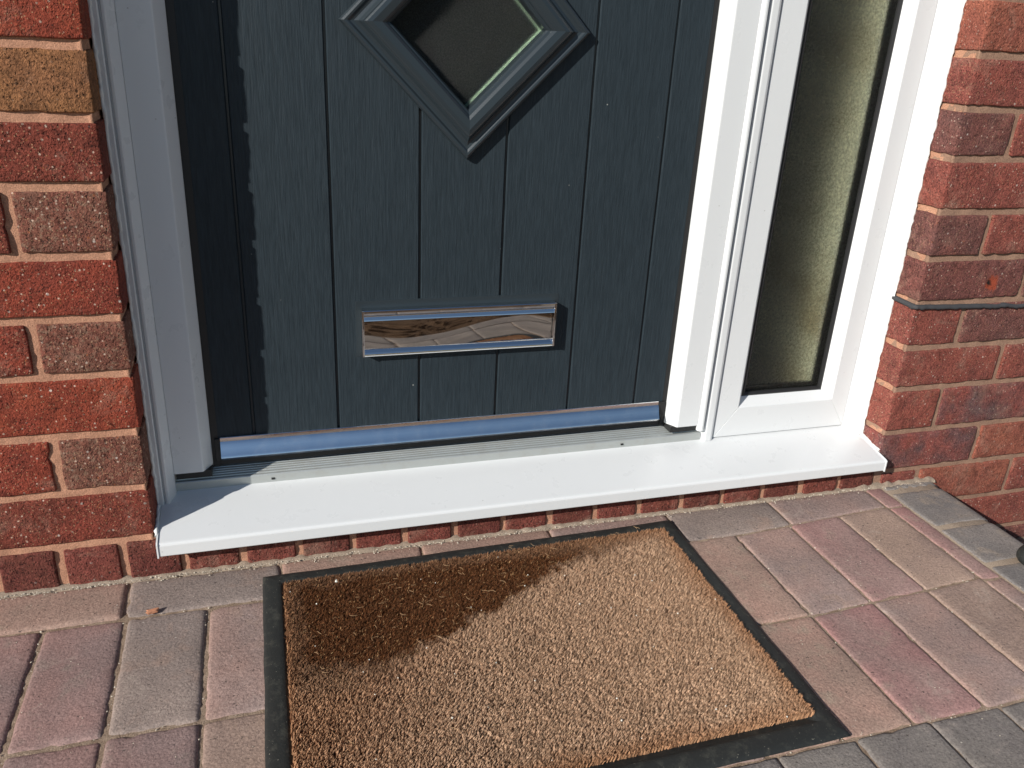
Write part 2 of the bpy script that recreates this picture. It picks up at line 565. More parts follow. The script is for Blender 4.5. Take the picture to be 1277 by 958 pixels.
grid('garden_bed', -2.2, 1.285, -2.9, -.842,
     lambda x, y: -.024 + .018 * noise.noise(Vector((x * 9, y * 9, 0))) + .03 * noise.noise(Vector((x * 2.2, y * 2.2, 3)))
     + .008 * noise.noise(Vector((x * 40, y * 40, 0))), .022, soil, kind='structure', skirt=-.16)

path = grid('path', -1.30, 1.272, -.805, .006, lambda x, y: -.0031 + .0012 * noise.noise(Vector((x * 160, y * 160, 0))) + .0008 * noise.noise(Vector((x * 50, y * 50, 5))),
            .006, sand, kind='structure', skirt=-.158)

def yl1(x): return -.083 + (.0 if x < .85 else (x - .85) * .075)
def yl2(x): return -.279 + (.0 if x < .85 else (x - .85) * .06)
def yl3(x): return -.474 + (.0 if x < .95 else (x - .95) * .03)
def ymap(y, x):
    """rows were laid a touch out of true towards the kerb"""
    ks = [(.01, .01), (-.003, -.003), (-.083, yl1(x)), (-.279, yl2(x)), (-.474, yl3(x)), (-.674, -.674), (-.90, -.90)]
    for (a, A), (b, B) in zip(ks, ks[1:]):
        if y >= b or b == -.90: return A + (y - a) * (B - A) / (b - a)
shear = lambda x, y, z: (x, ymap(y, x), z)
G = .0014
def paver(x0, x1, y0, y1, kind, r=.0062):
    block('paver', x0 + G, x1 - G, y0 + G, y1 - G, -.055, R.uniform(-.0008, .0008), PM[kind], path, r=(r if x0 < .1 else .0042), amp=.0008, step=.010, tilt=.005, shear=shear)
colsA = [(-1.238, 'grey'), (-1.038, 'pink'), (-.838, 'mauve'), (-.638, 'pink'), (-.436, 'grey'), (-.236, 'pink'), (-.038, 'grey'), (.156, 'pink'), (.353, 'pink'), (.551, 'mauve'), (.750, 'grey'), (.938, 'mauve'), (1.131, None)]
for (a, k), (b, _) in zip(colsA, colsA[1:]):
    paver(a, b, -.083, -.004, k)
colx = [-.127 - .0965 * k for k in range(11, 0, -1)] + [-.127, -.033, .063, .159, .255, .351, .447, .543, .639, .735, .831, .933, 1.029, 1.131]
kindB = {-.127: 'purple', -.033: 'grey', .063: 'mauve', .735: 'pink', .831: 'mauve', .933: 'redpink', 1.029: 'tan', .639: 'pink'}
kindC = {-.127: 'purple', -.033: 'purple', .063: 'tan', .735: 'pink', .831: 'redpink', .933: 'mauve', 1.029: 'tan', .639: 'pink'}
allk = ['pink', 'purple', 'grey', 'mauve', 'redpink', 'tan']
for i in range(len(colx) - 1):
    a, b = colx[i], colx[i + 1]
    kb = kindB.get(a) or ('purple' if i == 10 else R.choice(allk))
    kc = kindC.get(a) or ('purple' if i == 10 else R.choice(allk))
    paver(a, b, -.279, -.083, kb)
    paver(a, b, -.474, -.279, kc)
dx = [.1 * k + .0515 - 1.2 - .003 for k in range(0, 25)]
for a in dx:
    if a + .1 < 1.16: paver(a, a + .1, -.674, -.474, 'charcoal')
for k in range(12):
    a = -1.148 + .2 * k
    if a < .95: paver(a, a + .2, -.80, -.674, 'charcoal')
# narrow cut pieces beside the kerb
for (y0, y1, k) in ((-.066, -.004, 'redpink'), (-.268, -.066, 'redpink'), (-.474, -.268, 'mauve'), (-.674, -.474, 'pink'), (-.80, -.674, 'pink')):
    block('paver', 1.1335, 1.1635, y0 + G, y1 - G, -.055, -.001, PM[k], path, r=.003, amp=.0007, step=.012)
# rounded grey kerb stones with mortar joints, along the right edge of the path
kmor = MB()
ky = [(-.0185, -.003), (-.132, -.0305), (-.234, -.143), (-.345, -.245), (-.455, -.357), (-.567, -.467), (-.68, -.579), (-.795, -.692)]
def kerb_shape(x, y, z):
    t = max(0, (x - 1.262) / .021)
    return (x, y, z - .010 * t * t)
for y0, y1 in ky:
    block('kerb_stone', 1.1680, 1.2830, y0, y1, -.157, .0008, PM['kerb'], path, r=.004, amp=.0006, step=.007, shear=kerb_shape)
v = []; f = []
n = 130
ys = [-.80 + .798 * j / n for j in range(n + 1)]
prof = [(1.1645, -.004), (1.169, -.0016), (1.21, -.0006), (1.262, -.0008), (1.274, -.0045), (1.2815, -.011), (1.2818, -.05), (1.2818, -.157)]
for y in ys:
    for x, z in prof:
        q = noise.noise(Vector((x * 60, y * 90, 1))) * .0011
        v.append((x, y, z + q * (z > -.02)))
k = len(prof)
for j in range(n):
    for i in range(k - 1):
        f.append((j * k + i, j * k + i + 1, (j + 1) * k + i + 1, (j + 1) * k + i))
mesh_obj('kerb_mortar', v, f, mortar_g, path, smooth=True)

# ================================================================ brick wall
wall = empty('brick_wall', (.57, .05, 0))
tag(wall, 'red brick house wall with pink mortar on both sides of the door and a plinth row under it', 'wall')
W = 1.149
j = .0052          # half a joint
Lz = [.061, .137, .216, .295, .366, .440, .518, .590, .663, .738, .813, .888, .963, 1.038, 1.113, 1.188]
Lk = ['purple', ('brown', 'red'), 'orange', ('brown', 'red'), 'red', ('brown', 'purple'), 'purple', ('ochre', 'red'), 'orange', ('brown', 'red'), 'red', ('purple', 'brown'), 'orange', ('brown', 'red'), 'red']
def brick(x0, x1, z0, z1, kind, y0=0.0, **kw):
    yy = y0 + R.uniform(-.0012, .0008)
    block('brick', x0, x1, yy, yy + .1025, z0, z1, BM[kind], wall, **kw)
for c in range(15):
    z0, z1 = Lz[c] + j, Lz[c + 1] - j
    if c % 2:
        a, b = Lk[c]
        brick(-.100 + j, -.0002, z0, z1, a)
        brick(-.325 + j, -.100 - j, z0, z1, b)
        brick(-.550 + j, -.325 - j, z0, z1, R.choice(['red', 'brown', 'purple']))
        brick(-.775 + j, -.550 - j, z0, z1, R.choice(['red', 'orange', 'purple']))
    else:
        brick(-.2125 + j, .0003, z0, z1, Lk[c])
        brick(-.4375 + j, -.2125 - j, z0, z1, R.choice(['red', 'brown', 'purple']))
        brick(-.6625 + j, -.4375 - j, z0, z1, R.choice(['red', 'brown', 'orange']))
        brick(-.775 + j, -.6625 - j, z0, z1, R.choice(['red', 'orange', 'purple']))
# plinth: bricks laid on edge, from the far left to the right jamb
soldk = ['soldier', 'soldier2', 'soldier', 'soldier2', 'soldier2', 'soldier', 'soldier2', 'soldier2', 'soldier', 'soldier2', 'soldier', 'soldier2', 'soldier2', 'soldier', 'soldier2', 'soldier', 'soldier2', 'soldier']
for i in range(-8, 18):
    a = -.1925 + .0748 * i + R.uniform(-.001, .001)
    kd = soldk[i] if i >= 0 else R.choice(['soldier', 'soldier2'])
    brick(a + .0055, a + .0748 - .0045, -.05, .0555 + R.uniform(-.001, .001), kd, r=.003, step=.008)
# right of the door
Rz = [-.202, -.127, -.051, .026, .102, .182, .255, .331, .404, .477, .556, .627, .700, .775, .850, .925, 1.0, 1.075, 1.150]
Rk = [('r_red', 'r_red', 'r_dark'), ('r_dark', 'r_red', 'r_red'), ('r_red', 'r_orange', 'r_red'), ('r_mottled', 'r_orange', 'r_red'), ('r_red', 'r_mottled', 'r_red'),
      ('r_red', 'r_red', 'r_dark'), ('r_red', 'r_dark', 'r_red'), ('r_chip', 'r_dark', 'r_red'), ('r_dark', 'r_red', 'r_red'),
      ('r_red', 'r_dark', 'r_red'), ('r_dark', 'r_red', 'r_dark'), ('r_red', 'r_red', 'r_red'), ('r_orange', 'r_red', 'r_dark')]
for c in range(18):
    z0, z1 = Rz[c] + j, Rz[c + 1] - j
    full = c % 2 == 1
    p = [W - .0002, 1.356, 1.581, 1.806, 1.90] if full else [W + .0003, 1.250, 1.475, 1.700, 1.90]
    if c == 2: p = [W, 1.246, 1.457, 1.68, 1.90]
    ks = Rk[c] if c < len(Rk) else [R.choice(['r_red', 'r_dark', 'r_mottled', 'r_orange']) for _ in range(3)]
    for q in range(len(p) - 1):
        kd = ks[q] if q < len(ks) else R.choice(['r_red', 'r_dark'])
        a = p[q] + (j if q else 0)
        if c < 3 and q == 0: a += .02
        if kd == 'r_chip':
            brick(a, p[q + 1] - j, z0, z1, kd, step=.0045, dent=[(.034, -.006, .006, .0014), (.040, -.004, .014, .0012)])
            # the damage sits to the right of the brick's middle
            ob = wall.children[-1]
        else:
            brick(a, p[q + 1] - j, z0, z1, kd)
# put the chip's colour and the painted hole shade where the dent is
for nd in BM['r_chip'].node_tree.nodes:
    if nd.type == 'VECT_MATH' and nd.operation == 'DISTANCE':
        vv = nd.inputs[1].default_value
        nd.inputs[1].default_value = (vv[0] + .040, vv[1], vv[2])

# mortar: an uneven skin just behind the brick faces, with the jambs' returns
def mortar_skin(pathxy, z0, z1, m, name, step=.0055):
    pts = []
    for (a, b) in zip(pathxy, pathxy[1:]):
        L = math.hypot(b[0] - a[0], b[1] - a[1]); k = max(1, int(L / step))
        nrm = ((b[1] - a[1]) / L, -(b[0] - a[0]) / L)
        for q in range(k + (b == pathxy[-1])):
            t = q / k; pts.append((a[0] + (b[0] - a[0]) * t, a[1] + (b[1] - a[1]) * t, nrm))
    nz = int((z1 - z0) / step); v = []; f = []
    for q in range(nz + 1):
        z = z0 + (z1 - z0) * q / nz
        for x, y, nn in pts:
            h = -.0026 + .0013 * noise.noise(Vector((x * 45, y * 45 + 9, z * 60))) + .0009 * noise.noise(Vector((x * 170, y * 170, z * 170)))
            v.append((x + nn[0] * h, y + nn[1] * h, z))
    k = len(pts)
    for q in range(nz):
        for i in range(k - 1):
            f.append((q * k + i, q * k + i + 1, (q + 1) * k + i + 1, (q + 1) * k + i))
    return mesh_obj(name, v, f, m, wall, smooth=True)
mortar_skin([(-.775, .0008), (-.0012, .0008), (-.0012, .098)], .056, 1.188, mortar_l, 'mortar')
mortar_skin([(-.775, .0010), (W, .0010)], -.06, .0590, mortar_l, 'mortar')
mortar_skin([(W + .0014, .098), (W + .0014, .0010), (1.90, .0010)], -.2, 1.150, mortar_r, 'mortar')
# wall core and the upper wall (out of the picture, so the bricks are joined)
b = MB()
b.box(-.775, -.004, .01, .30, -.2, 2.5)
b.box(W + .004, 1.90, .01, .30, -.2, 2.5)
b.box(-.004, W + .004, .01, .30, -.2, .05)
b.box(-.004, W + .004, .01, .30, 2.12, 2.5)
b.build('wall_core', mortar_l, wall)
b = MB()
for side, (xa, xb, z, kk) in enumerate(((-.775, 0, 1.188, 0), (W, 1.90, 1.150, 1))):
    c = 0
    while z < 2.45:
        x = xa - (.1125 if c % 2 else 0)
        while x < xb:
            a_, b_ = max(x + j, xa), min(x + .225 - j, xb)
            if b_ - a_ > .02: b.box(a_, b_, 0, .06, z + j, z + .075 - j)
            x += .225
        z += .075; c += 1
b.build('upper_brickwork', BM['r_red'], wall, kind='stuff')

# bitumen damp-proof strip sticking out of a bed joint on the right
pts = [(W - .0008, .050 - .002 * i) for i in range(25)]
n_ = 260
pts += [(W - .0008 + (1.90 - W) * i / n_, -.0008) for i in range(n_ + 1)]
v = []; f = []
for x, y in pts:
    zc = .3265 - .028 * max(0, x - W) + .0022 * noise.noise(Vector((x * 38, y * 38, 0)))
    lo = .0022 + .0012 * noise.noise(Vector((x * 160, y * 100, 3)))
    ou = .0030 + .0012 * noise.noise(Vector((x * 90, y * 90, 7)))
    dxn, dyn = (-1, 0) if y > 0 else (0, -1)
    for (o_, dz) in ((-.004, .0022), (ou, .0018), (ou + .0006, -lo * .4), (ou * .8, -lo), (-.004, -lo)):
        v.append((x + dxn * o_, y + dyn * o_, zc + dz * 1.5))
for i in range(len(pts) - 1):
    for q in range(4):
        f.append((i * 5 + q, i * 5 + q + 1, (i + 1) * 5 + q + 1, (i + 1) * 5 + q))
mesh_obj('damp_proof_strip', v, f, Mat('bitumen', .8, (.045, .045, .048)).m, wall, smooth=True)

# ragged mortar fillet where the paving meets the wall
v = []; f = []
n_ = 420
for i in range(n_ + 1):
    x = -.80 + 2.08 * i / n_
    big = 1.0 + (.9 if x > 1.12 else 0)
    a = .004 + .0035 * noise.noise(Vector((x * 60, 0, 0))) + .002 * noise.noise(Vector((x * 210, 0, 3)))
    a = max(.001, a) * big
    h = max(.001, .0028 + .0026 * noise.noise(Vector((x * 80, 7, 0)))) * big
    v += [(x, .004, h), (x, -a * .45, h * .75 + .001 * noise.noise(Vector((x * 300, 1, 0)))), (x, -a, .0012), (x, -a - .002, -.003)]
for i in range(n_):
    for q in range(3):
        f.append((i * 4 + q, i * 4 + q + 1, (i + 1) * 4 + q + 1, (i + 1) * 4 + q))
mesh_obj('mortar_fillet', v, f, mortar_g, path, smooth=True)

# ================================================================ sill
sillz = lambda y: .0688 + .190 * y
sill = MB()
prof = [(-.0235, .0445), (-.0250, .0460), (-.0250, .0608), (-.0242, .0632), (-.0222, .0644), (-.02, .0650), (.13, .0935), (.13, .058), (-.012, .058), (-.0135, .0445)]
sill.prism(prof, 'x', .0050, 1.1432)
so = sill.build('door_sill', pvc)
tag(so, 'long white plastic sill sloping out below the dark door and the side window', 'sill')
e = MB()
cap = [(-.0262, .0440), (-.0262, .0640), (-.0222, .0660), (.048, .0790), (.048, .054), (-.0115, .0440)]
e.prism(cap, 'x', .0028, .0048)
e.build('end_cap', pvc, so)
e = MB()
e.prism(cap, 'x', 1.1434, 1.1452)
e.build('end_cap', pvc, so)
def bead(name, pts, r, m, parent, amp=.5, seg=7, sd=0):
    """a hand-run bead of sealant along pts"""
    P = []
    for (a, b) in zip(pts, pts[1:]):
        a, b = Vector(a), Vector(b); k = max(2, int((b - a).length / .004))
        P += [a.lerp(b, q / k) for q in range(k)]
    P.append(Vector(pts[-1]))
    v = []; f = []
    for i, p in enumerate(P):
        t = (P[min(i + 1, len(P) - 1)] - P[max(i - 1, 0)]).normalized()
        u = t.orthogonal().normalized(); w = t.cross(u)
        for q in range(seg):
            an = 2 * math.pi * q / seg
            rr = r * (1 + amp * noise.noise(p * 170 + Vector((q * .7, sd, 0))) + amp * .9 * noise.noise(p * 45 + Vector((0, sd, q * .2))))
            v.append(tuple(p + (u * math.cos(an) + w * math.sin(an)) * rr))
    for i in range(len(P) - 1):
        for q in range(seg):
            f.append((i * seg + q, i * seg + (q + 1) % seg, (i + 1) * seg + (q + 1) % seg, (i + 1) * seg + q))
    return mesh_obj(name, v, f, m, parent, smooth=True)
bead('sealant_bead', [(.002, .048, .079), (.002, .0, .0695), (.0025, -.008, .0665)], .0022, sealant, so, .9)
bead('sealant_bead', [(W - .001, .05, .079), (W - .001, .0, .070)], .0024, sealant, so, .9, sd=4)

# ================================================================ door frame
fr = empty('door_frame', (.43, .09, .083))
tag(fr, 'white plastic door frame around the dark door, with grooved posts', 'door frame')
TOP = 2.10
a = MB()
outer = [(.0008, .130), (.0008, .0515), (.0020, .0500), (.0080, .0500), (.0090, .0515), (.0095, .0560), (.0112, .0560), (.0117, .0520), (.0150, .0520), (.0165, .0535), (.0236, .0690), (.0240, .130)]
a.prism(outer, 'z', .0755, TOP)
flat = [(.0238, .125), (.0238, .0700), (.0606, .0700), (.0622, .0706), (.0732, .0890), (.0740, .0915), (.0740, .125)]
a.prism(flat, 'z', .1135, TOP)
# rounded lower corner of the cover strip
a.build('jamb', pvc, fr)
a = MB()
xm = lambda pts: [(.8554 - x, y) for x, y in pts][::-1]
a.prism([(x, y) for x, y in xm(flat)], 'z', .1135, TOP)
bevel_r = [(.8317, .125), (.8317, .0695), (.8360, .0665), (.8385, .0660), (.8412, .0664), (.8425, .0685), (.8425, .125)]
a.prism(bevel_r, 'z', .104, TOP)
a.build('jamb', pvc, fr)
a = MB()
mul = [(.8428, .13), (.8428, .0790), (.8462, .0790), (.8466, .0735), (.8480, .0712), (.8505, .0702), (.8595, .0702), (.8625, .0712), (.8650, .0735), (.8660, .0790), (.8672, .0800), (.8672, .13)]
a.prism(mul, 'z', .0825, TOP)
a.build('mullion', pvc, fr)
# black blocks filling the gaps under the two cover strips
for (x0, x1) in ((.026, .0725), (.784, .8310)):
    a = MB(); a.box(x0, x1, .0735, .118, .1035, .1137)
    a.build('gap_block', black, fr)
# gaskets between frame and leaf
for (x0, x1) in ((.0740, .0835), (.7735, .7812)):
    a = MB(); a.box(x0, x1, .0935, .125, .108, TOP - .07)
    a.build('gasket', black, fr)
a = MB(); a.box(.0008, .8425, .0700, .130, TOP - .07, TOP); a.build('frame_head', pvc, fr)
bead('sealant_bead', [(.0012, .0500, .078), (.0012, .0500, 1.188)], .0021, sealant, fr, .9, sd=2)

# ribbed aluminium threshold
th = MB()
pr = [(.0765, .0815), (.0765, .0955), (.0775, .0968), (.0800, .0975), (.0815, .0966), (.0822, .0985), (.0850, .0990), (.0858, .0983), (.0866, .1000), (.0890, .1006), (.0897, .0998), (.0905, .1015),
      (.0930, .1021), (.0938, .1013), (.0946, .1028), (.0975, .1034), (.0983, .1026), (.0991, .1040), (.1020, .1046), (.1030, .1040), (.1040, .1058), (.13, .1065), (.13, .0815)]
th.prism(pr, 'x', .0232, .8430)
tho = th.build('threshold', alu, fr)
for (x, z) in ((.154, .0888), (.701, .0888)):
    q = MB()
    v_, f_ = rbox(.005, .002, .003, .0007, 1, 1, 1)
    q.add([(c0 + x, c1 + .0762, c2 + z) for c0, c1, c2 in v_], f_)
    q.build('drain_slot', black, tho)

# ================================================================ door leaf
door = empty('front_door', (.43, .11, .108))
tag(door, 'dark grey wood grained front door with diamond window and chrome letter plate', 'door')
DY = .094
gx = [.0775, .1325, .2515, .3700, .4885, .6070, .7225, .7795]
DC = (.431, .701); DG = .100; DO = .163
def diamond_cut(x0, x1, z0, z1, d):
    """outline pieces of a board minus the diamond |x-cx|+|z-cz|<d"""
    cx, cz = DC
    xs = sorted({x0, x1, *[q for q in (cx, cx - d, cx + d) if x0 < q < x1]})
    lo = []; hi = []
    h = lambda x: max(0, d - abs(x - cx))
    if all(h(x) <= 1e-9 for x in xs): return None
    return [(x, h(x)) for x in xs]
def board(x0, x1):
    m = MB()
    z0, z1 = .124, 2.06
    gap = .0013; ch = .0016
    a_, b_ = x0 + gap, x1 - gap
    c = diamond_cut(a_, b_, z0, z1, DG + .012)
    prof = [(a_, DY + .03), (a_, DY + .0028), (a_ + ch, DY), (b_ - ch, DY), (b_, DY + .0028), (b_, DY + .03)]
    if not c:
        m.prism(prof, 'z', z0, z1)
    else:
        # below and above the window opening, in strips that follow the diamond
        cx, cz = DC; d = DG + .012
        h = lambda x: max(0.0, d - abs(x - cx))
        xs = sorted({a_, a_ + ch, b_ - ch, b_, *[q for q in (cx, cx - d, cx + d) if a_ + ch < q < b_ - ch]})
        yf = lambda x: DY + (.0028 if x in (a_, b_) else 0)
        for xa, xb in zip(xs, xs[1:]):
            for lo in (True, False):
                za, zb = (z0, None) if lo else (None, z1)
                A = (cz - h(xa), cz - h(xb)) if lo else (cz + h(xa), cz + h(xb))
                B = z0 if lo else z1
                vs = [(xa, yf(xa), B), (xb, yf(xb), B), (xb, yf(xb), A[1]), (xa, yf(xa), A[0]),
                      (xa, DY + .03, B), (xb, DY + .03, B), (xb, DY + .03, A[1]), (xa, DY + .03, A[0])]
                fs = [(0, 1, 2, 3), (7, 6, 5, 4), (3, 2, 6, 7), (0, 4, 5, 1)]
                if xa == xs[0]: fs.append((0, 3, 7, 4))
                if xb == xs[-1]: fs.append((1, 5, 6, 2))
                m.add(vs, fs)
    return m.build('plank', doorm, door, origin=((x0 + x1) / 2, DY, .7), fix=True)
for a_, b_ in zip(gx, gx[1:]): board(a_, b_)
# core behind the boards (closes the grooves), with the window opening left open
c_ = MB()
d = DG + .004; cx, cz = DC
ring_o = [(.0775, .124), (.7795, .124), (.7795, 2.06), (.0775, 2.06)]
hole = [(cx, cz - d), (cx + d, cz), (cx, cz + d), (cx - d, cz)]
for (yy) in (.0975, .138):
    pass
def holed(y0, y1):
    v_ = []; f_ = []
    for y in (y0, y1):
        v_ += [(x, y, z) for x, z in ring_o] + [(x, y, z) for x, z in hole]
    # outer 0..3, hole 4(bottom) 5(right) 6(top) 7(left)
    F = [(0, 1, 4), (1, 5, 4), (1, 2, 5), (2, 6, 5), (2, 3, 6), (3, 7, 6), (3, 0, 7), (0, 4, 7)]
    f_ += F + [tuple(i + 8 for i in q)[::-1] for q in F]
    for q in range(4):
        f_.append((q, q + 8, (q + 1) % 4 + 8, (q + 1) % 4))
        f_.append((4 + q, 4 + (q + 1) % 4, 4 + (q + 1) % 4 + 8, 4 + q + 8))
    c_.add(v_, f_)
holed(.0974, .138)
c_.build('door_core', mould, door)
# smooth flush field round the letter plate
q = MB(); q.box(.2795, .5785, .0937, .0975, .262, .3445, .0003); q.build('letter_plate_pad', mould, door)

# diamond window: moulding in four mitred lengths, pane, lining
wp = [(0, -.010), (.0, .0095), (.0018, .0120), (.0040, .0128), (.0050, .0150), (.0085, .0178), (.0170, .0190), (.0215, .0180), (.0235, .0165), (.0240, .0150), (.0250, .0150), (.0285, .0100), (.0320, .0085), (.0355, .0090), (.0380, .0108), (.0405, .0112), (.0430, .0098), (.0445, .0070), (.0445, -.001)]
corner = [(0, -1), (1, 0), (0, 1), (-1, 0)]
mo = empty('diamond_window', (DC[0], DY, DC[1]))
mo.parent = door; mo.location = Vector((DC[0], DY, DC[1])) - door.location
for s_ in range(4):
    a_, b_ = corner[s_], corner[(s_ + 1) % 4]
    v_ = []; f_ = []
    for wd, hh in wp:
        dd = DG + wd * math.sqrt(2)
        for c0 in (a_, b_):
            v_.append((cx + c0[0] * dd, DY - hh, cz + c0[1] * dd))
    k = len(wp)
    for i in range(k - 1):
        f_.append((2 * i, 2 * i + 1, 2 * i + 3, 2 * i + 2))
    m_ = MB(); m_.add(v_, f_)
    o = m_.build('moulding', mould, mo, fix=True)
p_ = MB()
dd = DG + .006
v_ = [(cx + c0 * dd, y, cz + c1 * dd) for y in (.1005, .1045) for c0, c1 in corner]
p_.add(v_, [(0, 1, 2, 3), (7, 6, 5, 4)] + [(i, (i + 1) % 4, (i + 1) % 4 + 4, i + 4) for i in range(4)])
p_.build('glass_pane', diaglass, mo)
l_ = MB()
d1, d2 = DG + .0005, DG + .0035
v_ = [(cx + c0 * q, y, cz + c1 * q) for (q, y) in ((d1, .1050), (d1, .1190), (d2, .1190), (d2, .1050)) for c0, c1 in corner]
l_.add(v_, [(r_ * 4 + i, r_ * 4 + (i + 1) % 4, ((r_ + 1) % 4) * 4 + (i + 1) % 4, ((r_ + 1) % 4) * 4 + i) for r_ in range(4) for i in range(4)])
l_.build('window_lining', lining, mo)

# letter plate
lp = empty('letter_plate', (.429, DY, .30))
lp.parent = door; lp.location = Vector((.429, DY, .30)) - door.location
X0, X1, Z0, Z1, YF = .2865, .5715, .2665, .3340, .0795
m_ = MB()
m_.prism([(.0934, Z1), (YF + .001, Z1), (YF, Z1 - .0010), (YF - .0002, Z1 - .0035), (YF, Z1 - .0062), (YF + .0012, Z1 - .0070), (YF + .0042, Z1 - .0078), (YF + .0042, Z1 - .0088),
          (YF + .0030, Z1 - .0105), (YF + .0014, Z1 - .0138), (YF + .0010, Z1 - .0152), (YF + .0016, Z1 - .0160), (.0934, Z1 - .0160)], 'x', X0 + .0028, X1 - .0028)
m_.build('top_rail', chrome, lp)
m_ = MB()
m_.prism([(.0934, Z0), (.0934, Z0 + .0105), (YF + .0072, Z0 + .0105), (YF + .0052, Z0 + .0092), (YF + .0022, Z0 + .0052), (YF + .0010, Z0 + .0030), (YF + .0020, Z0 + .0024), (YF + .0002, Z0 + .0016), (YF + .0010, Z0)], 'x', X0 + .0028, X1 - .0028)
m_.build('bottom_rail', chrome, lp)
for (a_, b_) in ((X0, X0 + .0028), (X1 - .0028, X1)):
    m_ = MB(); m_.box(a_, b_, YF - .0004, .0936, Z0 - .0002, Z1 + .0002, .0006); m_.build('side_rim', chrome, lp)
v_ = []; f_ = []
nx, nz = 90, 14
fx0, fx1, fz0, fz1 = X0 + .0032, X1 - .0032, Z0 + .0096, Z1 - .0152
for q in range(nz + 1):
    for i in range(nx + 1):
        x = fx0 + (fx1 - fx0) * i / nx; z = fz0 + (fz1 - fz0) * q / nz
        t = (q / nz - .5)
        y = YF + .0062 + .0016 * t * t + .0014 * t * math.sin((x - fx0) * 19 + .6) + .0006 * noise.noise(Vector((x * 16, 0, z * 9)))
        v_.append((x, y, z))
for q in range(nz):
    for i in range(nx):
        a_ = q * (nx + 1) + i; f_.append((a_, a_ + 1, a_ + nx + 2, a_ + nx + 1))
mesh_obj('flap', v_, f_, Mat('mirror_chrome', .035, (.66, .62, .58), metal=1.0).m, lp, smooth=True)

# polished weather bar along the bottom
m_ = MB()
pr = [(.0935, .1535), (.0915, .1535), (.0905, .1528), (.0904, .1505), (.0900, .1478), (.0890, .1465), (.0872, .1435), (.0852, .1390), (.0830, .1345), (.0806, .1300), (.0796, .1285), (.0790, .1265), (.0797, .1257), (.0760, .1262), (.0935, .1300)]
m_.prism(pr, 'x', .0862, .7655)
wb = m_.build('weather_bar', barmetal, door)
wb.data.polygons.foreach_set('use_smooth', [len(p.vertices) == 4 for p in wb.data.polygons])
md = wb.modifiers.new('es', 'EDGE_SPLIT'); md.split_angle = math.radians(28)
m_ = MB(); m_.box(.0785, .0858, .0905, .0972, .1175, .152, .001); m_.box(.7660, .7785, .0905, .0972, .1175, .152, .001)
m_.build('end_seal', black, door)
m_ = MB(); m_.box(.080, .779, .0955, .138, .1085, .1245); m_.build('bottom_gap_fill', black, door)  # black box stands in for the shade in the gap under the door

# ================================================================ side window
sw = empty('side_window', (1.0, .09, .0845))
tag(sw, 'narrow white framed side window with frosted glass right of the dark door', 'window')
GX0, GX1, GZ0, GZ1 = .921, 1.078, .151, 1.98
loops = [((GX0, GX1, GZ0, GZ1), .110), ((GX0, GX1, GZ0, GZ1), .0925), ((GX0 - .001, GX1 + .001, GZ0 - .001, GZ1 + .001), .0912),
         ((GX0 - .0125, GX1 + .0125, GZ0 - .0125, GZ1 + .0125), .0762), ((GX0 - .0140, GX1 + .0140, GZ0 - .0140, GZ1 + .0140), .0750),
         ((.8685, 1.1245, .0862, TOP), .0750), ((.8675, 1.1255, .0850, TOP + .001), .0760), ((.8675, 1.1255, .0850, TOP + .001), .125), ((GX0, GX1, GZ0, GZ1), .125)]
def ring_mesh(name, loops, m, parent, closed=True):
    v_ = []; f_ = []
    for (x0, x1, z0, z1), y in loops:
        v_ += [(x0, y, z0), (x1, y, z0), (x1, y, z1), (x0, y, z1)]
    k = len(loops)
    for i in range(k if closed else k - 1):
        for q in range(4):
            a_, b_ = i * 4, ((i + 1) % k) * 4
            f_.append((a_ + q, a_ + (q + 1) % 4, b_ + (q + 1) % 4, b_ + q))
    mm = MB(); mm.add(v_, f_)
    return mm.build(name, m, parent)
def member(name, q):
    r_ = (q + 1) % 4
    sh = [(1, 0), (0, 1), (-1, 0), (0, -1)][q]
    v_ = []; f_ = []
    for (x0, x1, z0, z1), y in loops:
        cs_ = [(x0, z0), (x1, z0), (x1, z1), (x0, z1)]
        g = .00028
        v_.append((cs_[q][0] + sh[0] * g, y, cs_[q][1] + sh[1] * g))
        v_.append((cs_[r_][0] - sh[0] * g, y, cs_[r_][1] - sh[1] * g))
    k = len(loops)
    for i in range(k):
        t = (i + 1) % k
        f_.append((2 * i, 2 * i + 1, 2 * t + 1, 2 * t))
    f_ += [tuple(range(0, 2 * k, 2)), tuple(range(1, 2 * k, 2))[::-1]]
    mm = MB(); mm.add(v_, f_)
    return mm.build(name, pvc, sw)
for q, nm in enumerate(('bottom_rail', 'stile', 'top_rail', 'stile')): member(nm, q)
G0 = lambda e_: (GX0 + e_, GX1 - e_, GZ0 + e_, GZ1 - e_)
ring_mesh('gasket', [(G0(-.002), .0955), (G0(-.0015), .0922), (G0(.002), .0905), (G0(.0055), .0925), (G0(.006), .0955)], black, sw)
ring_mesh('spacer_bar', [(G0(-.003), .1065), (G0(-.003), .1010), (G0(.0125), .1010), (G0(.0125), .1065)], blackplastic, sw)
m_ = MB(); m_.box(GX0 - .006, GX1 + .006, .0960, .1000, GZ0 - .006, GZ1 + .006); m_.build('glass_pane', obscure, sw)
m_ = MB()
m_.prism([(1.1257, .130), (1.1257, .0752), (1.1275, .0735), (1.1395, .0560), (1.1405, .0545), (1.1418, .0555), (1.1425, .0520), (1.1450, .0500), (1.1482, .0500), (1.1482, .130)], 'z', .0775, TOP)
m_.build('outer_post', pvc, sw)
bead('sealant_bead', [(W - .0012, .0495, .078), (W - .0012, .0495, 1.15)], .0024, sealant, sw, .9, sd=8)

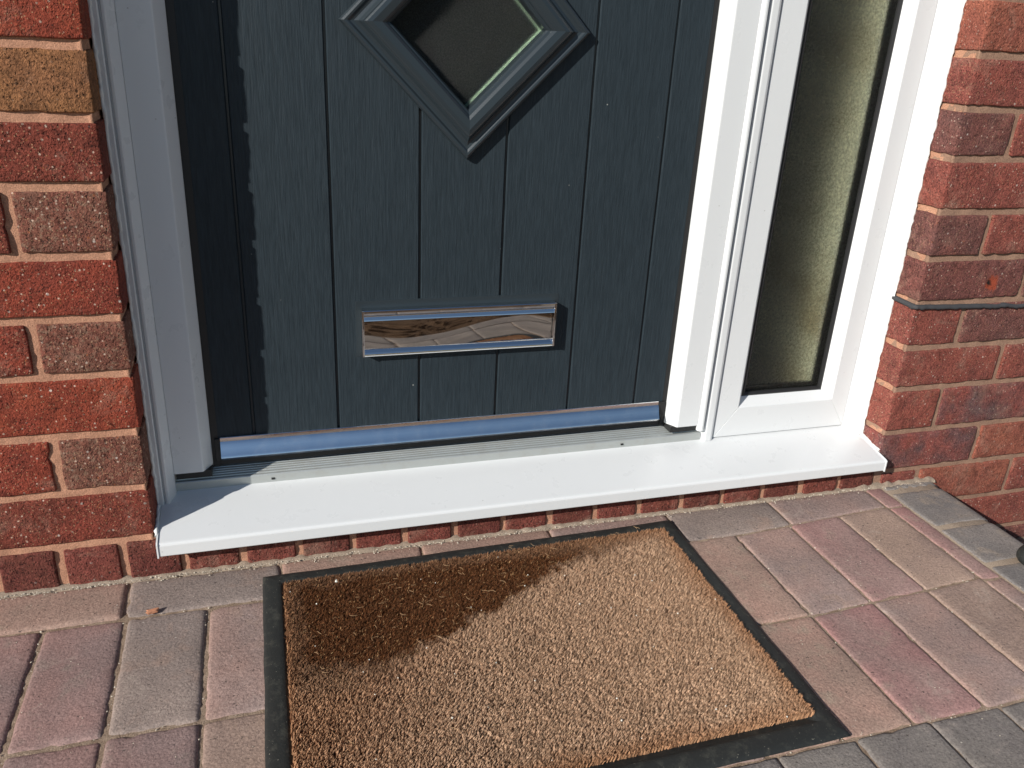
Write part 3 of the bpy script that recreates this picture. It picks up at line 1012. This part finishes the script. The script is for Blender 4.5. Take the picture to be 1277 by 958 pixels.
for o in list(fr.children) + [so] + list(sw.children):
    if o.data and o.data.materials[0] == pvc:
        md = o.modifiers.new('edges', 'BEVEL'); md.width = .0006; md.segments = 2; md.limit_method = 'ANGLE'; md.angle_limit = math.radians(20)
# ================================================================ hallway seen dimly through the glass
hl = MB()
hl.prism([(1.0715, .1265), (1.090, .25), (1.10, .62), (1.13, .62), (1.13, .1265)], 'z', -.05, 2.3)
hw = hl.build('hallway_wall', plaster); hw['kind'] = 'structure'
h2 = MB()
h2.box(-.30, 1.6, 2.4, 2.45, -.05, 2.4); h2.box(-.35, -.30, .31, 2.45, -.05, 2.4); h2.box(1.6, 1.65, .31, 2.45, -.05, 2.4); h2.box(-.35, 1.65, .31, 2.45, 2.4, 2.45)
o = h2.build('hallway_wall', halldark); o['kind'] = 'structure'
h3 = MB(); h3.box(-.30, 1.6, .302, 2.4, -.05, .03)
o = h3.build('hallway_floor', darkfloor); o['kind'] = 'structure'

# ================================================================ doormat
mat = empty('doormat', (.437, -.255, 0))
tag(mat, 'brown coir doormat with black rubber edge and a dark damp patch, below the door', 'doormat')
TL, TR, BR, BL = Vector((.131, -.0385, 0)), Vector((.7465, -.0275, 0)), Vector((.7445, -.4725, 0)), Vector((.1255, -.480, 0))
def mpos(u, v_):
    return TL.lerp(TR, u).lerp(BL.lerp(BR, u), v_)
MWd, MHt = .616, .442
bw = .026
v_ = []; f_ = []
prof = [(0.0, .0005), (.0008, .0022), (.004, .0042), (.010, .0056), (.018, .0062), (.0235, .0062), (.0255, .0045), (.0275, .0030)]
per = []
N1, N2 = 100, 74
for i in range(N1): per.append((i / N1, 0, 0, 1))
for i in range(N2): per.append((1, i / N2, -1, 0))
for i in range(N1): per.append((1 - i / N1, 1, 0, -1))
for i in range(N2): per.append((0, 1 - i / N2, 1, 0))
for (u, w, _, _) in per:
    for off, z in prof:
        ou, ov = off / MWd, off / MHt
        uu = min(max(u, ou), 1 - ou); vv = min(max(w, ov), 1 - ov)
        p = mpos(uu, vv)
        wob = .0012 * noise.noise(Vector((p.x * 22, p.y * 22, 0))) * (1 if off < .012 else .3)
        lift = .0012 * noise.noise(Vector((p.x * 9, p.y * 9, 4)))
        v_.append((p.x + wob, p.y + wob * .7, z + max(0, lift) + .0006))
k = len(prof); n_ = len(per)
for i in range(n_):
    for q in range(k - 1):
        a_, b_ = i * k, ((i + 1) % n_) * k
        f_.append((a_ + q, a_ + q + 1, b_ + q + 1, b_ + q))
f_.append(tuple(i * k + k - 1 for i in range(n_)))
m_ = MB(); m_.add(v_, f_)
o = m_.build('rubber_border', rubber, mat, smooth=True)
# coir pile: short leaning fibres gathered in tufts
rs = np.random.RandomState(5)
NB = 300000
mu, mv = .0262 / MWd, .0262 / MHt
u = rs.uniform(mu, 1 - mu, NB); w = rs.uniform(mv, 1 - .0335 / MHt, NB)
def lerp2(u, w):
    t = [np.array(q) for q in (TL, TR, BR, BL)]
    top = t[0][None] * (1 - u[:, None]) + t[1][None] * u[:, None]
    bot = t[3][None] * (1 - u[:, None]) + t[2][None] * u[:, None]
    return top * (1 - w[:, None]) + bot * w[:, None]
P = lerp2(u, w)
def smooth_noise(P, cell, seed):
    r2 = np.random.RandomState(seed)
    T = r2.rand(256, 256)
    x = P[:, 0] / cell + 50; y = P[:, 1] / cell + 90
    xi = np.floor(x).astype(int); yi = np.floor(y).astype(int); fx = x - xi; fy = y - yi
    fx = fx * fx * (3 - 2 * fx); fy = fy * fy * (3 - 2 * fy)
    g = lambda a, b: T[a % 256, b % 256]
    return (g(xi, yi) * (1 - fx) + g(xi + 1, yi) * fx) * (1 - fy) + (g(xi, yi + 1) * (1 - fx) + g(xi + 1, yi + 1) * fx) * fy
# damp patch: above (towards the door) this line, fading to the right
lx = np.array([.10, .147, .19, .233, .281, .348, .442, .534, .60, .66, .72, .78])
ly = np.array([-.30, -.300, -.300, -.283, -.258, -.221, -.178, -.120, -.105, -.092, -.080, -.07])
edge = np.interp(P[:, 0], lx, ly) + (smooth_noise(P, .012, 1) - .5) * .014 + (smooth_noise(P, .004, 12) - .5) * .012 + (smooth_noise(P, .035, 2) - .5) * .014
softw = .013 + .02 * np.clip((P[:, 0] - .5) / .2, 0, 1) + .07 * np.clip((.30 - P[:, 0]) / .12, 0, 1)
wet = np.clip((P[:, 1] - edge) / softw, 0, 1)
# half-dry rim along the edges of the mat
e1 = np.minimum.reduce([P[:, 0] - (.131 + .026), (.745 - .026) - P[:, 0], (-.033 - .026) - P[:, 1], P[:, 1] + .475 - .033])
rim = np.clip(1 - e1 / (.018 + .02 * smooth_noise(P, .03, 3)), 0, 1)
wet = wet * (1 - .45 * rim) * np.clip(1.15 - .62 * np.clip((P[:, 0] - .50) / .16, 0, 1), 0, 1)
left = np.clip((.36 - P[:, 0] + .4 * (P[:, 1] + .30)) / .16, 0, 1) * np.clip(1 - wet, 0, 1)
dry = 1 - wet
# tufts
cs = .0024
ci = np.floor(P[:, 0] / cs); cj = np.floor(P[:, 1] / cs)
def cellrand(a, b, k):
    t = np.sin(a * 127.1 + b * 311.7 + k * 74.7) * 43758.5453
    return t - np.floor(t)
best = np.full(NB, 9.0); bx = np.zeros(NB); by = np.zeros(NB); bi = np.zeros(NB)
for di in (-1, 0, 1):
    for dj in (-1, 0, 1):
        qx = (ci + di + cellrand(ci + di, cj + dj, 1)) * cs; qy = (cj + dj + cellrand(ci + di, cj + dj, 2)) * cs
        dd = np.hypot(qx - P[:, 0], qy - P[:, 1]); m = dd < best
        best[m] = dd[m]; bx[m] = qx[m]; by[m] = qy[m]; bi[m] = cellrand(ci + di, cj + dj, 3)[m]
H = .0072 + .0012 * (bi - .5) + rs.normal(0, .0008, NB) + .0022 * (smooth_noise(P, .03, 9) - .5)
H *= (1 - .12 * wet)
gather = .48 * dry + .2 * wet
lean = np.stack([.0016 + .003 * (bi - .5), -.0014 + .003 * (cellrand(ci, cj, 6) - .5)], 1)
tip = P.copy()
tip[:, 0] += (bx - P[:, 0]) * gather + lean[:, 0] + rs.normal(0, 1, NB) * (.0007 * dry + .0022 * wet)
tip[:, 1] += (by - P[:, 1]) * gather + lean[:, 1] + rs.normal(0, 1, NB) * (.0007 * dry + .0022 * wet)
tip[:, 2] = .004 + H
P[:, 2] = .003
mid = P * .45 + tip * .55; mid[:, 2] = .004 + H * .66
ang = rs.uniform(0, math.pi, NB); wd = rs.uniform(.00030, .00058, NB)
S2 = np.stack([np.cos(ang) * wd, np.sin(ang) * wd, np.zeros(NB)], 1)
V = np.stack([P - S2, P + S2, mid + S2, mid - S2, tip], 1).reshape(-1, 3)
me = bpy.data.meshes.new('coir_pile')
base = (np.arange(NB) * 5)[:, None]
quad = base + np.array([0, 1, 2, 3])[None]; tri = base + np.array([3, 2, 4])[None]
me.vertices.add(NB * 5); me.vertices.foreach_set('co', (V - np.array([.437, -.255, 0])).astype(np.float32).ravel())
loops_i = np.concatenate([quad, tri], 1).ravel()
me.loops.add(len(loops_i)); me.loops.foreach_set('vertex_index', loops_i.astype(np.int32))
ls = np.empty(NB * 2, np.int32); ls[0::2] = np.arange(NB) * 7; ls[1::2] = np.arange(NB) * 7 + 4
me.polygons.add(NB * 2); me.polygons.foreach_set('loop_start', ls)
me.update(calc_edges=True)
tone = rs.rand(NB)[:, None]
dc = np.array([.57, .385, .255])[None] * (1 - tone) + np.array([.41, .25, .152])[None] * tone
dc = dc * (.8 + .4 * bi[:, None])
redd = np.array([.42, .225, .12])[None] * (.7 + .6 * tone)
wc = np.array([.055, .019, .0065])[None] * (1 - tone) + np.array([.20, .076, .026])[None] * tone
stray = (rs.rand(NB) > .965)[:, None]
wc = np.where(stray, np.array([.50, .30, .14])[None], wc)
mixr = np.clip(np.maximum(rim, left * .85), 0, 1)[:, None]
col = dc * (1 - mixr) + redd * mixr
col = col * (1 - wet[:, None]) + wc * wet[:, None]
ca = me.color_attributes.new('fibre_tone', 'FLOAT_COLOR', 'POINT')
ca.data.foreach_set('color', np.repeat(np.concatenate([col, np.ones((NB, 1))], 1), 5, 0).astype(np.float32).ravel())
me.materials.append(coir)
o = bpy.data.objects.new('coir_pile', me); C.objects.link(o); o.parent = mat; o['kind'] = 'stuff'
# loose longer fibres lying on the pile
m_ = MB()
for _ in range(170):
    uu, ww = R.uniform(.06, .94), R.uniform(.08, .92)
    if R.random() < .65: ww = R.uniform(.07, .5) * (1.05 - .6 * uu)
    p = mpos(uu, ww); a = R.uniform(0, 6.28); L = R.uniform(.004, .011); cv = R.uniform(-1.6, 1.6); z = .0125 + R.uniform(0, .002)
    pts = []
    q = Vector((p.x, p.y, z))
    for k_ in range(6):
        pts.append(q.copy()); q += Vector((math.cos(a), math.sin(a), R.uniform(-.1, .12))) * L / 5; a += cv / 5
    for s_ in range(5):
        t = (pts[s_ + 1] - pts[s_]).normalized(); nn = Vector((-t.y, t.x, 0)) * .00022
        m_.add([pts[s_] - nn, pts[s_] + nn, pts[s_ + 1] + nn, pts[s_ + 1] - nn, pts[s_] + Vector((0, 0, .0003)), pts[s_ + 1] + Vector((0, 0, .0003))],
               [(0, 4, 5, 3), (4, 1, 2, 5)])
o = m_.build('loose_fibres', Mat('pale_fibre', .7, (.38, .23, .11)).m, mat, kind='stuff', fix=False)

# ================================================================ crumbs and grit
def stone(mb, x, y, z, s, fl=.6):
    ph = R.uniform(0, 6.28)
    pts = []
    for k_ in range(5):
        a = ph + k_ * 1.2566; r_ = s * R.uniform(.6, 1.1)
        pts.append((x + math.cos(a) * r_, y + math.sin(a) * r_, z))
    a = [(px, py, pz) for px, py, pz in pts]
    top = [(x + (px - x) * R.uniform(.4, .7), y + (py - y) * R.uniform(.4, .7), z + s * fl * R.uniform(.7, 1.2)) for px, py, pz in pts]
    f = [(i, (i + 1) % 5, (i + 1) % 5 + 5, i + 5) for i in range(5)] + [(5, 6, 7, 8, 9)]
    mb.add(a + top, f)
pale = Mat('pale_grit', .9, (.55, .48, .38)).m
m_ = MB()
for _ in range(2600):                                  # along the foot of the wall
    x = R.uniform(-.6, 1.27); s = R.choice([.0006, .0008, .001, .0015])
    stone(m_, x, -abs(R.gauss(0, .006)) + .001, .0006, s)
for _ in range(620):                                  # in the joints
    if R.random() < .5:
        x = R.choice(colx); y = R.uniform(-.474, -.08); x += R.gauss(0, .002)
    else:
        y = R.choice([-.083, -.279, -.474]); x = R.uniform(-.5, 1.27)
        y = ymap(y, x) + R.gauss(0, .002)
    stone(m_, x, y, -.0016, R.choice([.0006, .0009, .0013]))
for _ in range(260):                                  # scattered on the blocks
    stone(m_, R.uniform(-.5, 1.15), R.uniform(-.6, -.01), .0005, R.choice([.0005, .0006, .0009]))
o = m_.build('grit', pale, fix=False); tag(o, 'pale mortar grit scattered over the paving and along the wall foot', 'grit', kind='stuff')
m_ = MB()
for _ in range(46):
    uu, ww = R.uniform(.05, .95), R.uniform(.06, .95); p = mpos(uu, ww)
    stone(m_, p.x, p.y, .0122, R.choice([.0007, .0009, .0012]), .9)
for (x_, y_, s) in ((.225, -.083, .0026), (.322, -.352, .0014), (.50, -.40, .0016)):
    stone(m_, x_, y_, .0122, s, .9)
o = m_.build('crumbs', Mat('white_crumb', .9, (.75, .72, .62)).m, fix=False); tag(o, 'white crumbs of mortar lying on the coir pile of the doormat', 'crumbs', kind='stuff')

m_ = MB(); v_, f_ = rbox(.013, .006, .0045, .0012, 3, 2, 1)
m_.add([(x + .0 + .003 * noise.noise(Vector((x * 300, y * 300, z * 300))), y + .2 * x, z) for x, y, z in v_], f_)
o = m_.build('brick_chip', Mat('orange_chip', .9, (.50, .22, .12)).m, smooth=False); o.location = (-.003, -.0805, .003)
tag(o, 'small orange brick chip lying in the paver joint left of the doormat', 'brick chip')

# rounded solid guessed for a dark blur at the right edge, on the kerb
m_ = MB(); seg, rg = 20, 12
v_ = []; f_ = []
for a in range(rg + 1):
    th_ = math.pi * a / rg
    for b_ in range(seg):
        ph = 2 * math.pi * b_ / seg
        v_.append((.030 * math.sin(th_) * math.cos(ph), .024 * math.sin(th_) * math.sin(ph), .020 * math.cos(th_) * (1 if th_ < 1.57 else .8)))
for a in range(rg):
    for b_ in range(seg):
        f_.append((a * seg + b_, (a + 1) * seg + b_, (a + 1) * seg + (b_ + 1) % seg, a * seg + (b_ + 1) % seg))
m_.add(v_, f_)
o = m_.build('dark_rounded_object', rubber, smooth=True); o.location = (1.238, -.256, .016)
tag(o, 'black rounded object poking into view at the right edge, on the grey kerb', 'rubber foot')

# clods and dead leaves in the bed beyond the path (seen mirrored in the letter plate)
m_ = MB()
for _ in range(1500):
    x, y = R.uniform(-1.2, 1.25), R.uniform(-1.6, -.86)
    stone(m_, x, y, -.022, R.choice([.004, .006, .009, .016]), .9)
o = m_.build('clods', soil, fix=False); tag(o, 'crumbly brown clods of earth on the bed in front of the path', 'clods', kind='stuff')
